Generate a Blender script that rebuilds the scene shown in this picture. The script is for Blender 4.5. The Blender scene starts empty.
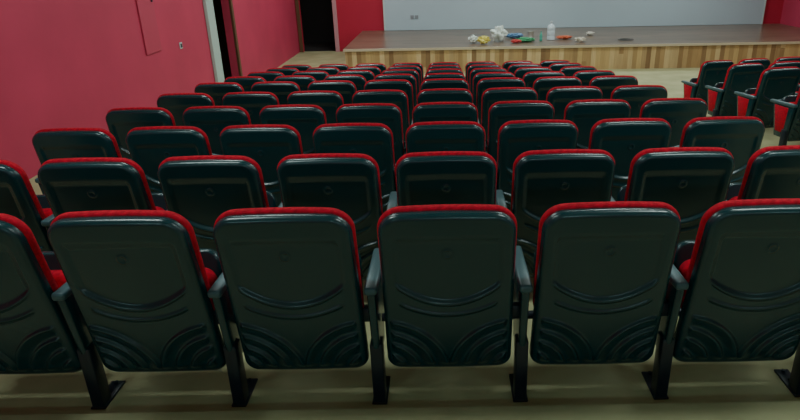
import bpy, bmesh, math, random
from mathutils import Vector, Matrix, noise
random.seed(7)
C = bpy.context.scene.collection

# ---------------------------------------------------------------- materials
def mat(name, col, rough=0.5, spec=0.5, metal=0.0, var=0.0, vscale=5.0, bump=0.0, bscale=80.0, col2=None, alpha=1.0, emis=None, estr=0.0, trans=0.0):
    m = bpy.data.materials.new(name); m.use_nodes = True
    nt = m.node_tree; b = nt.nodes['Principled BSDF']
    b.inputs['Base Color'].default_value = (*col, 1)
    b.inputs['Roughness'].default_value = rough
    b.inputs['Metallic'].default_value = metal
    b.inputs['Specular IOR Level'].default_value = spec
    b.inputs['Alpha'].default_value = alpha
    b.inputs['Transmission Weight'].default_value = trans
    if emis:
        b.inputs['Emission Color'].default_value = (*emis, 1)
        b.inputs['Emission Strength'].default_value = estr
    tc = nt.nodes.new('ShaderNodeTexCoord')
    if var > 0 or col2:
        n = nt.nodes.new('ShaderNodeTexNoise'); n.inputs['Scale'].default_value = vscale
        n.inputs['Detail'].default_value = 5
        nt.links.new(tc.outputs['Object'], n.inputs['Vector'])
        r = nt.nodes.new('ShaderNodeValToRGB')
        r.color_ramp.elements[0].position = 0.3; r.color_ramp.elements[1].position = 0.7
        c2 = col2 if col2 else tuple(c*(1-var) for c in col)
        r.color_ramp.elements[0].color = (*c2, 1)
        r.color_ramp.elements[1].color = (*col, 1)
        nt.links.new(n.outputs['Fac'], r.inputs['Fac'])
        nt.links.new(r.outputs['Color'], b.inputs['Base Color'])
    if bump > 0:
        n2 = nt.nodes.new('ShaderNodeTexNoise'); n2.inputs['Scale'].default_value = bscale
        nt.links.new(tc.outputs['Object'], n2.inputs['Vector'])
        bp = nt.nodes.new('ShaderNodeBump'); bp.inputs['Strength'].default_value = bump
        bp.inputs['Distance'].default_value = 0.004
        nt.links.new(n2.outputs['Fac'], bp.inputs['Height'])
        nt.links.new(bp.outputs['Normal'], b.inputs['Normal'])
    return m

def plank_mat(name, cols, axis='X', w=0.09, length=1.2, rough=0.4):
    m = bpy.data.materials.new(name); m.use_nodes = True
    nt = m.node_tree; b = nt.nodes['Principled BSDF']; N = nt.nodes.new; L = nt.links.new
    b.inputs['Roughness'].default_value = rough
    tc = N('ShaderNodeTexCoord'); sp = N('ShaderNodeSeparateXYZ'); L(tc.outputs['Object'], sp.inputs[0])
    def math_(op, a, v):
        n = N('ShaderNodeMath'); n.operation = op; L(a, n.inputs[0])
        if isinstance(v, (int, float)): n.inputs[1].default_value = v
        else: L(v, n.inputs[1])
        return n.outputs[0]
    u = sp.outputs[0] if axis == 'X' else sp.outputs[1]
    v = sp.outputs[2] if axis == 'X' else sp.outputs[0]
    fu = math_('FLOOR', math_('DIVIDE', u, w), 0)
    off = math_('MULTIPLY', fu, 0.371)
    fv = math_('FLOOR', math_('ADD', math_('DIVIDE', v, length), off), 0)
    cmb = N('ShaderNodeCombineXYZ'); L(fu, cmb.inputs[0]); L(fv, cmb.inputs[1])
    wn = N('ShaderNodeTexWhiteNoise'); wn.noise_dimensions = '3D'; L(cmb.outputs[0], wn.inputs['Vector'])
    r = N('ShaderNodeValToRGB'); r.color_ramp.interpolation = 'LINEAR'
    el = r.color_ramp.elements
    el[0].color = (*cols[0], 1); el[1].color = (*cols[-1], 1)
    for i, c in enumerate(cols[1:-1]):
        e = el.new((i+1)/(len(cols)-1)); e.color = (*c, 1)
    L(wn.outputs['Value'], r.inputs['Fac'])
    mp = N('ShaderNodeMapping'); L(tc.outputs['Object'], mp.inputs[0])
    mp.inputs['Scale'].default_value = (30, 2, 2) if axis == 'X' else (2, 30, 2)
    gn = N('ShaderNodeTexNoise'); gn.inputs['Scale'].default_value = 1.5; gn.inputs['Detail'].default_value = 4
    L(mp.outputs[0], gn.inputs['Vector'])
    mx = N('ShaderNodeMix'); mx.data_type = 'RGBA'; mx.blend_type = 'MULTIPLY'; mx.inputs[0].default_value = 0.4
    L(r.outputs['Color'], mx.inputs[6]); L(gn.outputs['Fac'], mx.inputs[7])
    L(mx.outputs[2], b.inputs['Base Color'])
    return m

M_shell = mat('seat_shell_plastic', (0.002, 0.034, 0.042), 0.27, 0.6, bump=0.10, bscale=300)
M_red = mat('seat_red_fabric', (0.62, 0.010, 0.03), 0.9, 0.15, var=0.5, vscale=60, bump=0.8, bscale=350)
M_arm = mat('armrest_plastic', (0.04, 0.095, 0.11), 0.42)
M_leg = mat('leg_painted_steel', (0.004, 0.012, 0.022), 0.4)
M_wall = mat('wall_pink_red_paint', (0.54, 0.048, 0.105), 0.6, 0.3, var=0.16, vscale=1.2, bump=0.2, bscale=60)
M_wall2 = mat('wall_deep_red_paint', (0.46, 0.02, 0.05), 0.6, 0.3, var=0.12, vscale=1.2, bump=0.2, bscale=60)
M_hatch = mat('hatch_red_paint', (0.48, 0.040, 0.09), 0.5)
M_floor = mat('floor_beige', (0.46, 0.44, 0.25), 0.7, 0.3, col2=(0.34, 0.33, 0.18), vscale=2.5, bump=0.2, bscale=50)
M_ceil = mat('ceiling_white', (0.6, 0.6, 0.58), 0.8)
M_screen = mat('screen_white', (0.44, 0.54, 0.60), 0.7, 0.2, var=0.05, vscale=0.8)
M_white = mat('white_paint', (0.5, 0.58, 0.58), 0.5)
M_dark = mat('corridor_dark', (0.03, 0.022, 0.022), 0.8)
M_brown = mat('door_brown', (0.11, 0.055, 0.025), 0.5)
M_stagefront = plank_mat('stage_front_planks', [(0.22,0.11,0.05),(0.66,0.45,0.20),(0.36,0.21,0.09),(0.80,0.60,0.32),(0.46,0.28,0.12)], 'X', 0.11, 5.0, 0.4)
M_stagetop = plank_mat('stage_floor_laminate', [(0.18,0.12,0.085),(0.25,0.165,0.115),(0.15,0.10,0.07)], 'Y', 0.19, 1.3, 0.28)
M_trim = mat('stage_trim', (0.50, 0.42, 0.30), 0.4)

def new_obj(name, bm, mats, loc=(0,0,0), rotz=0, smooth=None):
    me = bpy.data.meshes.new(name); bm.normal_update(); bm.to_mesh(me); bm.free()
    for m in mats: me.materials.append(m)
    if smooth is not None:
        for p in me.polygons: p.use_smooth = True
        me.set_sharp_from_angle(angle=math.radians(smooth))
    o = bpy.data.objects.new(name, me); C.objects.link(o)
    o.location = loc; o.rotation_euler = (0,0,rotz)
    return o

def merge(bm, b2, mi, fn=None, smooth=True):
    vm = {}
    for v in b2.verts:
        co = fn(v.co.copy()) if fn else v.co
        vm[v] = bm.verts.new(co)
    for f in b2.faces:
        try:
            nf = bm.faces.new([vm[v] for v in f.verts]); nf.material_index = mi; nf.smooth = smooth
        except ValueError: pass
    b2.free()

def add_box(bm, x0,x1,y0,y1,z0,z1, mi=0, bev=0.0, seg=2, fn=None):
    b2 = bmesh.new()
    bmesh.ops.create_cube(b2, size=1)
    for v in b2.verts:
        v.co = Vector(((x0+x1)/2+v.co.x*(x1-x0), (y0+y1)/2+v.co.y*(y1-y0), (z0+z1)/2+v.co.z*(z1-z0)))
    if bev: bmesh.ops.bevel(b2, geom=b2.edges[:], offset=bev, segments=seg, affect='EDGES', profile=0.5)
    merge(bm, b2, mi, fn, smooth=False)

def slab(bm, w, z0, z1, y0, y1, r, bev, mi, fn=None, arch=0.0, rb=None):
    """rounded-rectangle outline in XZ extruded along Y with softened rims"""
    rb = r if rb is None else rb
    pts = []
    hw = w/2
    for cx, cz, a0, rr in ((hw-r, z1-r, 0, r), (-hw+r, z1-r, 90, r), (-hw+rb, z0+rb, 180, rb), (hw-rb, z0+rb, 270, rb)):
        for k in range(9):
            a = math.radians(a0 + 90*k/8)
            pts.append((cx+rr*math.cos(a), cz+rr*math.sin(a)))
    out = []
    for i,p in enumerate(pts):
        out.append(p)
        q = pts[(i+1) % len(pts)]
        if i == 8:
            for k in range(1,10): out.append((p[0]+(q[0]-p[0])*k/10, p[1]+(q[1]-p[1])*k/10))
    pts = [(x, z - arch*(x/hw)**2*((z-z0)/(z1-z0))) for x,z in out]
    b2 = bmesh.new()
    A = [b2.verts.new((x,y0,z)) for x,z in pts]; B = [b2.verts.new((x,y1,z)) for x,z in pts]
    n = len(pts)
    b2.faces.new(A); b2.faces.new(B[::-1])
    for i in range(n):
        b2.faces.new((A[i], B[i], B[(i+1)%n], A[(i+1)%n]))
    bmesh.ops.recalc_face_normals(b2, faces=b2.faces[:])
    rim = [e for e in b2.edges if abs(e.verts[0].co.y-e.verts[1].co.y) < 1e-6]
    bmesh.ops.bevel(b2, geom=rim, offset=bev, segments=4, affect='EDGES', profile=0.5)
    merge(bm, b2, mi, fn)

# ---------------------------------------------------------------- seat
SP, PITCH, Y1, NR = 0.602, 0.905, 2.14, 10
ZB, ZT = 0.15, 0.922
HB, HT = 0.262, 0.252
def lean(z): return 0.04 - 0.15*(z-ZB)/(ZT-ZB)

def relief(x, z):
    """x metres from centre, z metres above shell bottom; + = toward the viewer behind"""
    h = 0.0
    ax = abs(x)
    def ridge(d, w, a): return a*math.exp(-(d/w)**2)
    def sm(t): t = max(0,min(1,t)); return t*t*(3-2*t)
    zc = 0.372 + 2.2*ax*ax
    m = sm((z-zc)/0.018) * (1-sm((z-0.64)/0.05)) * (1-sm((ax-0.185)/0.03))
    h -= 0.011*m
    if ax < 0.21:
        h += ridge(z-zc+0.006, 0.008, 0.007)*(1-sm((ax-0.18)/0.03))
        h += ridge(z-(0.315+1.5*ax*ax), 0.009, 0.008)*(1-sm((ax-0.17)/0.03))
    f = sm((z-0.025)/0.03)*sm((0.33-z)/0.03)
    if f > 0:
        for i,R in enumerate((0.09, 0.15, 0.21, 0.27)):
            cx, cz = 0.275, 0.01
            d = math.hypot((ax-cx), (z-cz)) - R
            h += (0.015*math.exp(-(d/0.006)**2) if d > 0 else 0.015*math.exp(-(d/0.026)**2))*f
    rr = math.hypot(x, z-0.60)
    h += ridge(rr-0.017, 0.0045, 0.0035)
    return h

def build_seat_mesh(name, left_arm):
    bm = bmesh.new()
    NX, NZ = 150, 210
    H = ZT-ZB; RT, RB = 0.078, 0.06
    zs = []
    for j in range(NZ+1):
        t = j/NZ
        zs.append(H*(t - 0.075*math.sin(2*math.pi*t)/(2*math.pi)))
    zs = sorted(set(zs+[0.0006, 0.0018, H-0.0006, H-0.0018]))
    grid = []
    for zz in zs:
        hw0 = HB + (HT-HB)*zz/H
        hw = hw0
        if zz > H-RT: hw = hw0-RT+math.sqrt(max(0,RT*RT-(zz-(H-RT))**2))
        if zz < RB: hw = hw0-RB+math.sqrt(max(0,RB*RB-(RB-zz)**2))
        row = []
        for i in range(NX+1):
            u = -1+2*i/NX
            x = u*hw
            ax = abs(x)
            d = min(hw0-ax, H-zz, zz)
            if zz > H-RT and ax > hw0-RT: d = RT-math.hypot(ax-(hw0-RT), zz-(H-RT))
            if zz < RB and ax > hw0-RB: d = min(d, RB-math.hypot(ax-(hw0-RB), RB-zz))
            d = max(0, d)
            F = 0.026
            fil = F-math.sqrt(max(0,F*F-(F-min(d,F))**2))
            rel = relief(x, zz)*min(1, max(0,(d-0.024)/0.014))
            bulge = 0.018*(1-(x/hw0)**2)*(0.4+0.6*math.sin(math.pi*zz/H))
            z = ZB+zz - 0.010*(x/hw0)**2*(zz/H)
            y = lean(ZB+zz) + fil - rel - bulge
            row.append(bm.verts.new((x,y,z)))
        grid.append(row)
    for j in range(len(grid)-1):
        for i in range(NX):
            f = bm.faces.new((grid[j][i], grid[j][i+1], grid[j+1][i+1], grid[j+1][i])); f.smooth = True
    loop = grid[0][:] + [g[-1] for g in grid[1:-1]] + grid[-1][::-1] + [g[0] for g in grid[-2:0:-1]]
    ring = [bm.verts.new((v.co.x*0.998, lean(v.co.z)+0.045, v.co.z)) for v in loop]
    n = len(loop)
    for i in range(n):
        f = bm.faces.new((loop[i], ring[i], ring[(i+1)%n], loop[(i+1)%n])); f.smooth = True
    bm.faces.new(ring)
    sh = lambda co: Vector((co.x, co.y+lean(co.z), co.z))
    # upholstered back pad
    slab(bm, 0.520, 0.42, ZT+0.012, 0.034, 0.082, 0.086, 0.018, 1, sh, arch=0.011, rb=0.05)
    slab(bm, 0.40, 0.46, 0.66, 0.074, 0.104, 0.05, 0.014, 1, sh)
    slab(bm, 0.40, 0.69, 0.86, 0.074, 0.099, 0.05, 0.012, 1, sh)
    # folded seat cushion and its plastic pan
    def tip(co):
        a = math.radians(-9)
        y, z = co.y-0.14, co.z-0.36
        return Vector((co.x, 0.14+y*math.cos(a)-z*math.sin(a), 0.36+y*math.sin(a)+z*math.cos(a)))
    slab(bm, 0.44, 0.31, 0.57, 0.130, 0.205, 0.06, 0.03, 1, tip)
    slab(bm, 0.46, 0.30, 0.64, 0.195, 0.236, 0.06, 0.012, 0, tip)
    b2 = bmesh.new()
    bmesh.ops.create_cone(b2, segments=16, radius1=0.018, radius2=0.018, depth=SP-0.04, cap_ends=True, matrix=Matrix.Rotation(math.pi/2,4,'Y'))
    bmesh.ops.translate(b2, verts=b2.verts, vec=(0,0.115,0.36))
    merge(bm, b2, 3)
    hs = SP/2
    arms = [hs] + ([-hs] if left_arm else [])
    for cx in arms:
        def tap(co, cx=cx):
            t = (co.z-0.26)/(0.56-0.26)
            t = max(0,min(1,t))
            return Vector((co.x, 0.08+(co.y-0.08)*(0.55+0.45*t), co.z))
        add_box(bm, cx-0.016, cx+0.016, -0.045, 0.29, 0.20, 0.565, 0, 0.010, 2, tap)
        if cx < 0:   # upholstered inset on the outer face of a row-end panel
            add_box(bm, cx-0.020, cx-0.014, 0.03, 0.26, 0.26, 0.54, 1, 0.002, 1, tap)
        add_box(bm, cx-0.026, cx+0.026, -0.055, 0.34, 0.560, 0.594, 2, 0.012, 3, lambda co: Vector((co.x, co.y, co.z - 0.02*max(0,(co.y-0.25)/0.1)**2)))
        add_box(bm, cx-0.026, cx+0.026, 0.0, 0.07, 0.006, 0.30, 3, 0.006, 2)
        add_box(bm, cx-0.032, cx+0.032, -0.006, 0.18, 0.0, 0.010, 3, 0.003, 1)
        b2 = bmesh.new()
        for yy in (0.10, 0.16):
            bmesh.ops.create_cone(b2, segments=8, radius1=0.009, radius2=0.009, depth=0.010, cap_ends=True, matrix=Matrix.Translation((cx, yy, 0.014)))
        merge(bm, b2, 3)
        e = cx-math.copysign(0.06,cx)
        add_box(bm, min(cx,e), max(cx,e), 0.02, 0.06, 0.40, 0.46, 3, 0.004, 1)
    me = bpy.data.meshes.new(name); bm.normal_update(); bm.to_mesh(me); bm.free()
    for m in (M_shell, M_red, M_arm, M_leg): me.materials.append(m)
    me.set_sharp_from_angle(angle=math.radians(50))
    return me

seatA = build_seat_mesh('auditorium_seat_mesh', False)
seatB = build_seat_mesh('auditorium_seat_end_mesh', True)
def put_seat(x,y,z,rot=0,end=False):
    o = bpy.data.objects.new('auditorium_seat', seatB if end else seatA)
    C.objects.link(o); o.location=(x,y,z); o.rotation_euler=(0,0,rot)

rowz = []; z = 0
for n in range(NR):
    rowz.append(z); z -= 0.075 if n < 5 else 0.100
ZL = -0.85
for n in range(NR):
    for k in range(-4, 4):
        put_seat(k*SP, Y1+n*PITCH, rowz[n], 0, k == -4)

# right-hand block: same rows, turned slightly toward the stage
a = math.radians(10)
for n in range(4, NR-1):
    for k in range(4):
        put_seat(4.06+math.cos(a)*SP*k, Y1+n*PITCH+math.sin(a)*SP*k, rowz[n], a, k == 0)

# ---------------------------------------------------------------- room
XL, XR, YB, YR, ZC = -4.3, 9.9, 18.9, -2.5, 3.3
bm = bmesh.new()
base = -1.0
add_box(bm, XL, XR, YR, Y1-0.10, base, 0.060, 0)
for n in range(NR):
    y0 = Y1-0.10+n*PITCH; y1 = y0+PITCH
    add_box(bm, XL, XR, y0, y1, base, rowz[n], 0)
add_box(bm, XL, XR, Y1-0.10+NR*PITCH, YB+0.15, base, ZL, 0)
new_obj('floor', bm, [M_floor])

def wall(name, boxes, m):
    bm = bmesh.new()
    for b in boxes: add_box(bm, *b, 0)
    return new_obj(name, bm, [m])
DY0, DY1 = 12.05, 13.1
wall('wall_left', [(XL-0.15, XL, YR, DY0, -1, ZC), (XL-0.15, XL, DY1, YB+0.15, -1, ZC), (XL-0.15, XL, DY0, DY1, ZL+2.15, ZC)], M_wall)
DX0, DX1 = -4.18, -3.22
wall('wall_back', [(XL, DX0, YB, YB+0.15, -1, ZC), (DX1, XR, YB, YB+0.15, -1, ZC), (DX0, DX1, YB, YB+0.15, ZL+2.15, ZC)], M_wall2)
wall('wall_right', [(XR, XR+0.15, YR, YB+0.15, -1, ZC)], M_wall)
wall('wall_rear', [(XL-0.15, XR+0.15, YR-0.15, YR, -1, ZC)], M_wall)
wall('ceiling', [(XL-0.15, XR+0.15, YR-0.15, YB+0.15, ZC, ZC+0.1)], M_ceil)

wall('wall_corridor_left', [(XL-1.9, XL-1.8, DY0-1, DY1+1.6, -1, 2.2), (XL-1.8, XL-0.15, DY0-1.1, DY0-1, -1, 2.2), (XL-1.8, XL-0.15, DY1+1.6, DY1+1.7, -1, 2.2),
     (XL-1.8, XL-0.15, DY0-1, DY1+1.6, 2.1, 2.2), (XL-1.8, XL-0.15, DY0-1, DY1+1.6, -1, ZL)], M_brown)
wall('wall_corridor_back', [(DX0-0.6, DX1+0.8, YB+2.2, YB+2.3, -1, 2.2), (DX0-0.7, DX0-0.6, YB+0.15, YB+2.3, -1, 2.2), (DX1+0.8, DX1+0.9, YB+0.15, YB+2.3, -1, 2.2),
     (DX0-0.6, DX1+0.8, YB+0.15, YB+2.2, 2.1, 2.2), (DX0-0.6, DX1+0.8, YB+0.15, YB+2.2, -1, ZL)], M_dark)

bm = bmesh.new()
add_box(bm, XL+0.001, XL+0.06, DY0-0.36, DY0-0.001, ZL+0.001, ZL+2.25, 0, 0.008)
add_box(bm, XL+0.001, XL+0.05, DY1+0.001, DY1+0.10, ZL+0.001, ZL+2.25, 1, 0.008)
add_box(bm, XL+0.001, XL+0.05, DY0-0.1, DY1+0.10, ZL+2.155, ZL+2.27, 0, 0.008)
new_obj('door_1', bm, [mat('frame_pale_green', (0.42,0.54,0.50), 0.5), M_brown])
bm = bmesh.new()
add_box(bm, DX1+0.001, DX1+0.12, YB-0.03, YB-0.001, ZL+0.001, ZL+2.2, 0, 0.006)
add_box(bm, DX0-0.10, DX0-0.001, YB-0.03, YB-0.001, ZL+0.001, ZL+2.2, 1, 0.006)
add_box(bm, DX0-0.10, DX1+0.12, YB-0.03, YB-0.001, ZL+2.155, ZL+2.26, 0, 0.006)
new_obj('door_2', bm, [mat('frame_pink', (0.50,0.25,0.28), 0.5), M_brown])

bm = bmesh.new()
add_box(bm, XL+0.001, XL+0.022, 9.15, 9.66, 0.50, 2.3, 0, 0.006)
add_box(bm, XL+0.022, XL+0.040, 9.58, 9.61, 1.2, 1.32, 1, 0.004)
new_obj('wall_hatch', bm, [M_hatch, M_leg])
bm = bmesh.new()
add_box(bm, XL+0.001, XL+0.014, 10.36, 10.46, 0.42, 0.52, 0, 0.004)
add_box(bm, XL+0.014, XL+0.020, 10.38, 10.44, 0.44, 0.50, 1, 0.003)
new_obj('wall_socket', bm, [M_white, M_leg])

# ---------------------------------------------------------------- stage
SX0, SY0, ZS = -2.36, 15.1, -0.265
bm = bmesh.new()
add_box(bm, SX0, XR-0.002, SY0, YB-0.002, ZL+0.001, ZS-0.03, 0)
add_box(bm, SX0-0.03, XR-0.002, SY0-0.03, YB-0.002, ZS-0.03, ZS, 1, 0.005)
add_box(bm, SX0-0.035, XR-0.002, SY0-0.045, SY0-0.029, ZS-0.06, ZS-0.001, 2, 0.003)
new_obj('stage', bm, [M_stagefront, M_stagetop, M_trim])
bm = bmesh.new()
add_box(bm, -1.70, 9.3, YB-0.09, YB-0.012, ZS+0.004, 2.9, 0, 0.004)
add_box(bm, -1.74, 9.34, YB-0.10, YB-0.012, 2.88, 2.98, 1, 0.004)
add_box(bm, -1.74, -1.695, YB-0.10, YB-0.012, ZS+0.004, 2.9, 1, 0.004)
add_box(bm, 9.295, 9.34, YB-0.10, YB-0.012, ZS+0.004, 2.9, 1, 0.004)
new_obj('projection_screen', bm, [M_screen, M_white])
bm = bmesh.new()
for dx in (0, 0.13):
    add_box(bm, -0.96+dx, -0.86+dx, YB-0.108, YB-0.091, 0.06, 0.16, 0, 0.004)
    for s in (-0.02,0.02): add_box(bm, -0.915+dx+s, -0.905+dx+s, YB-0.111, YB-0.1075, 0.10, 0.12, 1, 0.001)
new_obj('wall_outlet', bm, [mat('outlet_grey', (0.25,0.27,0.3), 0.5), M_leg])

# ---------------------------------------------------------------- things left on the stage
ZI = ZS+0.003
def crumple(name, r, sc, loc, m, amp=0.35, freq=3.0, seed=0):
    bm = bmesh.new()
    bmesh.ops.create_icosphere(bm, subdivisions=4, radius=1)
    o = Vector((seed*3.7, seed*1.3, 0))
    for v in bm.verts:
        n = v.co.normalized()
        k = 1 + amp*noise.noise(n*freq+o) + amp*0.5*abs(noise.noise(n*freq*2.7+o)) - 0.1
        v.co = Vector((n.x*k*sc[0], n.y*k*sc[1], n.z*k*sc[2]))*r
    mz = min(v.co.z for v in bm.verts)
    for v in bm.verts:
        v.co.z -= mz
        if v.co.z < 0.12*r: v.co.z *= 0.2
    return new_obj(name, bm, [m], loc, 0, 25)
M_bagw = mat('bag_white_plastic', (0.7,0.78,0.74), 0.3)
M_bagy = mat('bag_yellow_plastic', (0.75,0.66,0.15), 0.35)
crumple('plastic_bag', 0.17, (1.1,0.9,1.0), (1.38,16.0,ZI), M_bagw, 0.5, 2.2, 1)
crumple('plastic_bag', 0.10, (1.2,1,0.8), (0.72,15.7,ZI), M_bagw, 0.5, 2.2, 5)
crumple('plastic_bag', 0.11, (1.3,1,0.8), (0.97,15.5,ZI), M_bagy, 0.5, 2.4, 2)
crumple('crumpled_paper', 0.09, (1.4,1,0.6), (3.35,15.6,ZI), mat('paper', (0.6,0.55,0.45),0.8), 0.5, 3, 3)
crumple('crumpled_paper', 0.07, (1.4,1,0.6), (3.87,16.9,ZI), mat('paper_b', (0.65,0.62,0.55),0.8), 0.5, 3, 4)
crumple('cleaning_rag', 0.11, (1.8,1,0.35), (3.05,16.2,ZI), mat('rag_orange', (0.6,0.13,0.06),0.8), 0.5, 3, 6)
crumple('cleaning_rag', 0.08, (1.5,1,0.5), (1.77,15.6,ZI), mat('rag_red', (0.55,0.05,0.05),0.8), 0.5, 3, 7)
crumple('cleaning_rag', 0.13, (1.7,1,0.4), (2.03,15.8,ZI), mat('rag_green', (0.06,0.30,0.14),0.8), 0.5, 3, 8)
crumple('plastic_bag', 0.12, (1.8,1,0.45), (1.83,16.6,ZI), mat('bag_blue', (0.10,0.22,0.40),0.4), 0.5, 3, 9)

def lathe(name, prof, loc, m, seg=28):
    bm = bmesh.new(); rings = []
    for r,z in prof:
        rings.append([bm.verts.new((r*math.cos(2*math.pi*i/seg), r*math.sin(2*math.pi*i/seg), z)) for i in range(seg)])
    for a_,b_ in zip(rings, rings[1:]):
        for i in range(seg): bm.faces.new((a_[i], a_[(i+1)%seg], b_[(i+1)%seg], b_[i]))
    bm.faces.new(rings[0][::-1]); bm.faces.new(rings[-1])
    return new_obj(name, bm, [m], loc, 0, 40)
M_jug = mat('jug_plastic', (0.68,0.78,0.85), 0.15, alpha=0.85)
lathe('water_jug', [(0.085,0),(0.10,0.01),(0.10,0.09),(0.094,0.10),(0.10,0.11),(0.10,0.22),(0.094,0.23),(0.10,0.24),(0.10,0.31),(0.07,0.36),(0.032,0.385),(0.030,0.42),(0.036,0.422),(0.036,0.45)], (2.70,16.1,ZI), M_jug)
lathe('water_bottle', [(0.03,0),(0.035,0.008),(0.035,0.07),(0.032,0.08),(0.035,0.09),(0.035,0.15),(0.014,0.20),(0.013,0.22),(0.016,0.221),(0.016,0.235)], (2.42,15.9,ZI), mat('bottle_green', (0.10,0.45,0.35),0.2))
lathe('paint_can', [(0.085,0),(0.09,0.005),(0.085,0.012),(0.085,0.16),(0.09,0.167),(0.09,0.178),(0.075,0.178),(0.075,0.170)], (2.24,16.5,ZI), mat('can_metal', (0.5,0.5,0.45),0.35,metal=0.6))
def cable(name, pts, r, m):
    cu = bpy.data.curves.new(name,'CURVE'); cu.dimensions='3D'; cu.bevel_depth=r; cu.bevel_resolution=2
    s = cu.splines.new('NURBS'); s.points.add(len(pts)-1)
    for p,q in zip(s.points,pts): p.co=(*q,1)
    s.use_endpoint_u=True; s.order_u=4
    o = bpy.data.objects.new(name,cu); C.objects.link(o); cu.materials.append(m); return o
pts=[]
for i in range(60):
    t=i/59*3*2*math.pi; rr=0.12+0.03*math.sin(t*0.37)
    pts.append((4.5+rr*1.3*math.cos(t)+0.02*math.sin(t*0.2), 15.8+rr*math.sin(t), ZS+0.012+0.012*(i/59)*2))
cable('extension_cable', pts, 0.007, mat('cable_grey',(0.10,0.10,0.10),0.5))

# ---------------------------------------------------------------- torn plastic wrap by the feet
M_wrap = mat('wrap_film', (0.60,0.58,0.40), 0.3, alpha=0.5, bump=0.4, bscale=30)
def wrap(x,y,z,w,d,seed):
    bm = bmesh.new(); n=28
    g=[]
    for j in range(n+1):
        row=[]
        for i in range(n+1):
            u=i/n-0.5; v=j/n-0.5
            e = 1+0.35*noise.noise(Vector((u*4+seed,v*4,seed)))
            px=u*w*e; py=v*d*e
            h=0.003+0.04*abs(noise.noise(Vector((u*7+seed,v*7,1))))*(1-(2*max(abs(u),abs(v)))**4)+0.012*abs(noise.noise(Vector((u*18,v*18,seed))))
            row.append(bm.verts.new((px,py,h)))
        g.append(row)
    for j in range(n):
        for i in range(n): bm.faces.new((g[j][i],g[j][i+1],g[j+1][i+1],g[j+1][i]))
    new_obj('plastic_wrap_scrap', bm, [M_wrap], (x,y,z), random.uniform(-0.3,0.3), 20)
for i,(x,w) in enumerate(((-1.85,0.30),(-1.22,0.36),(-0.62,0.24),(-0.02,0.34),(0.60,0.30),(1.2,0.32),(1.8,0.26))):
    wrap(x, 2.47, 0.001, w, 0.12, i*2.1+1)

# ---------------------------------------------------------------- ceiling light fittings and added rear fill
M_lamp = mat('lamp_diffuser', (0.9,0.9,0.9), 0.5, emis=(0.9,1.0,1.0), estr=3.0)
def ceiling_lamp(x,y,w,col=(0.84,1.0,0.95)):
    bm = bmesh.new()
    add_box(bm, -0.6,0.6,-0.3,0.3,-0.06,-0.001,0,0.01)
    add_box(bm, -0.55,0.55,-0.25,0.25,-0.066,-0.058,1,0.002)
    p = new_obj('ceiling_lamp', bm, [M_white, M_lamp], (x,y,ZC))
    l = bpy.data.lights.new('lamp_light','AREA'); l.shape='RECTANGLE'; l.size=1.1; l.size_y=0.5
    l.energy=w; l.color=col
    lo = bpy.data.objects.new('lamp_light', l); C.objects.link(lo); lo.parent=p; lo.location=(0,0,-0.08)
for x in (-2.0, 2.0, 6.5):
    ceiling_lamp(x, 2.35, 40)
    ceiling_lamp(x, 6.4, 44)
    ceiling_lamp(x, 9.9, 48)
    ceiling_lamp(x, 13.3, 64)
    ceiling_lamp(x, 16.9, 56)
def rear_fill(x, z, w):  # added teal fill for the seat backs; its rear-wall housing is made up
    bm = bmesh.new()
    add_box(bm, -0.5,0.5, 0.001,0.06,-0.12,0.12,0,0.01)
    add_box(bm, -0.46,0.46, 0.058,0.066,-0.10,0.10,1,0.002)
    p = new_obj('rear_fill', bm, [M_white, M_lamp], (x,YR,z))
    l = bpy.data.lights.new('rear_fill_light','AREA'); l.shape='RECTANGLE'; l.size=0.9; l.size_y=0.2
    l.energy=w; l.color=(0.45,0.98,0.95)
    lo = bpy.data.objects.new('rear_fill_light', l); C.objects.link(lo); lo.parent=p; lo.location=(0,0.09,0)
    lo.rotation_euler=(math.radians(90),0,0)
for x in (-2.6, 0.6, 3.8): rear_fill(x, 2.3, 13)

w = bpy.data.worlds.new('World'); bpy.context.scene.world = w; w.use_nodes=True
w.node_tree.nodes['Background'].inputs[0].default_value=(0.3,0.4,0.5,1)
w.node_tree.nodes['Background'].inputs[1].default_value=0.3

# ---------------------------------------------------------------- camera
cam = bpy.data.cameras.new('camera'); co = bpy.data.objects.new('camera', cam); C.objects.link(co)
cam.sensor_width=36; cam.lens=620*36/800; cam.shift_x=-0.0585
co.matrix_world = Matrix.Translation((0,0,1.775)) @ Matrix.Rotation(math.radians(90-22.4),4,'X') @ Matrix.Rotation(math.radians(-1.0),4,'Z')
bpy.context.scene.camera = co
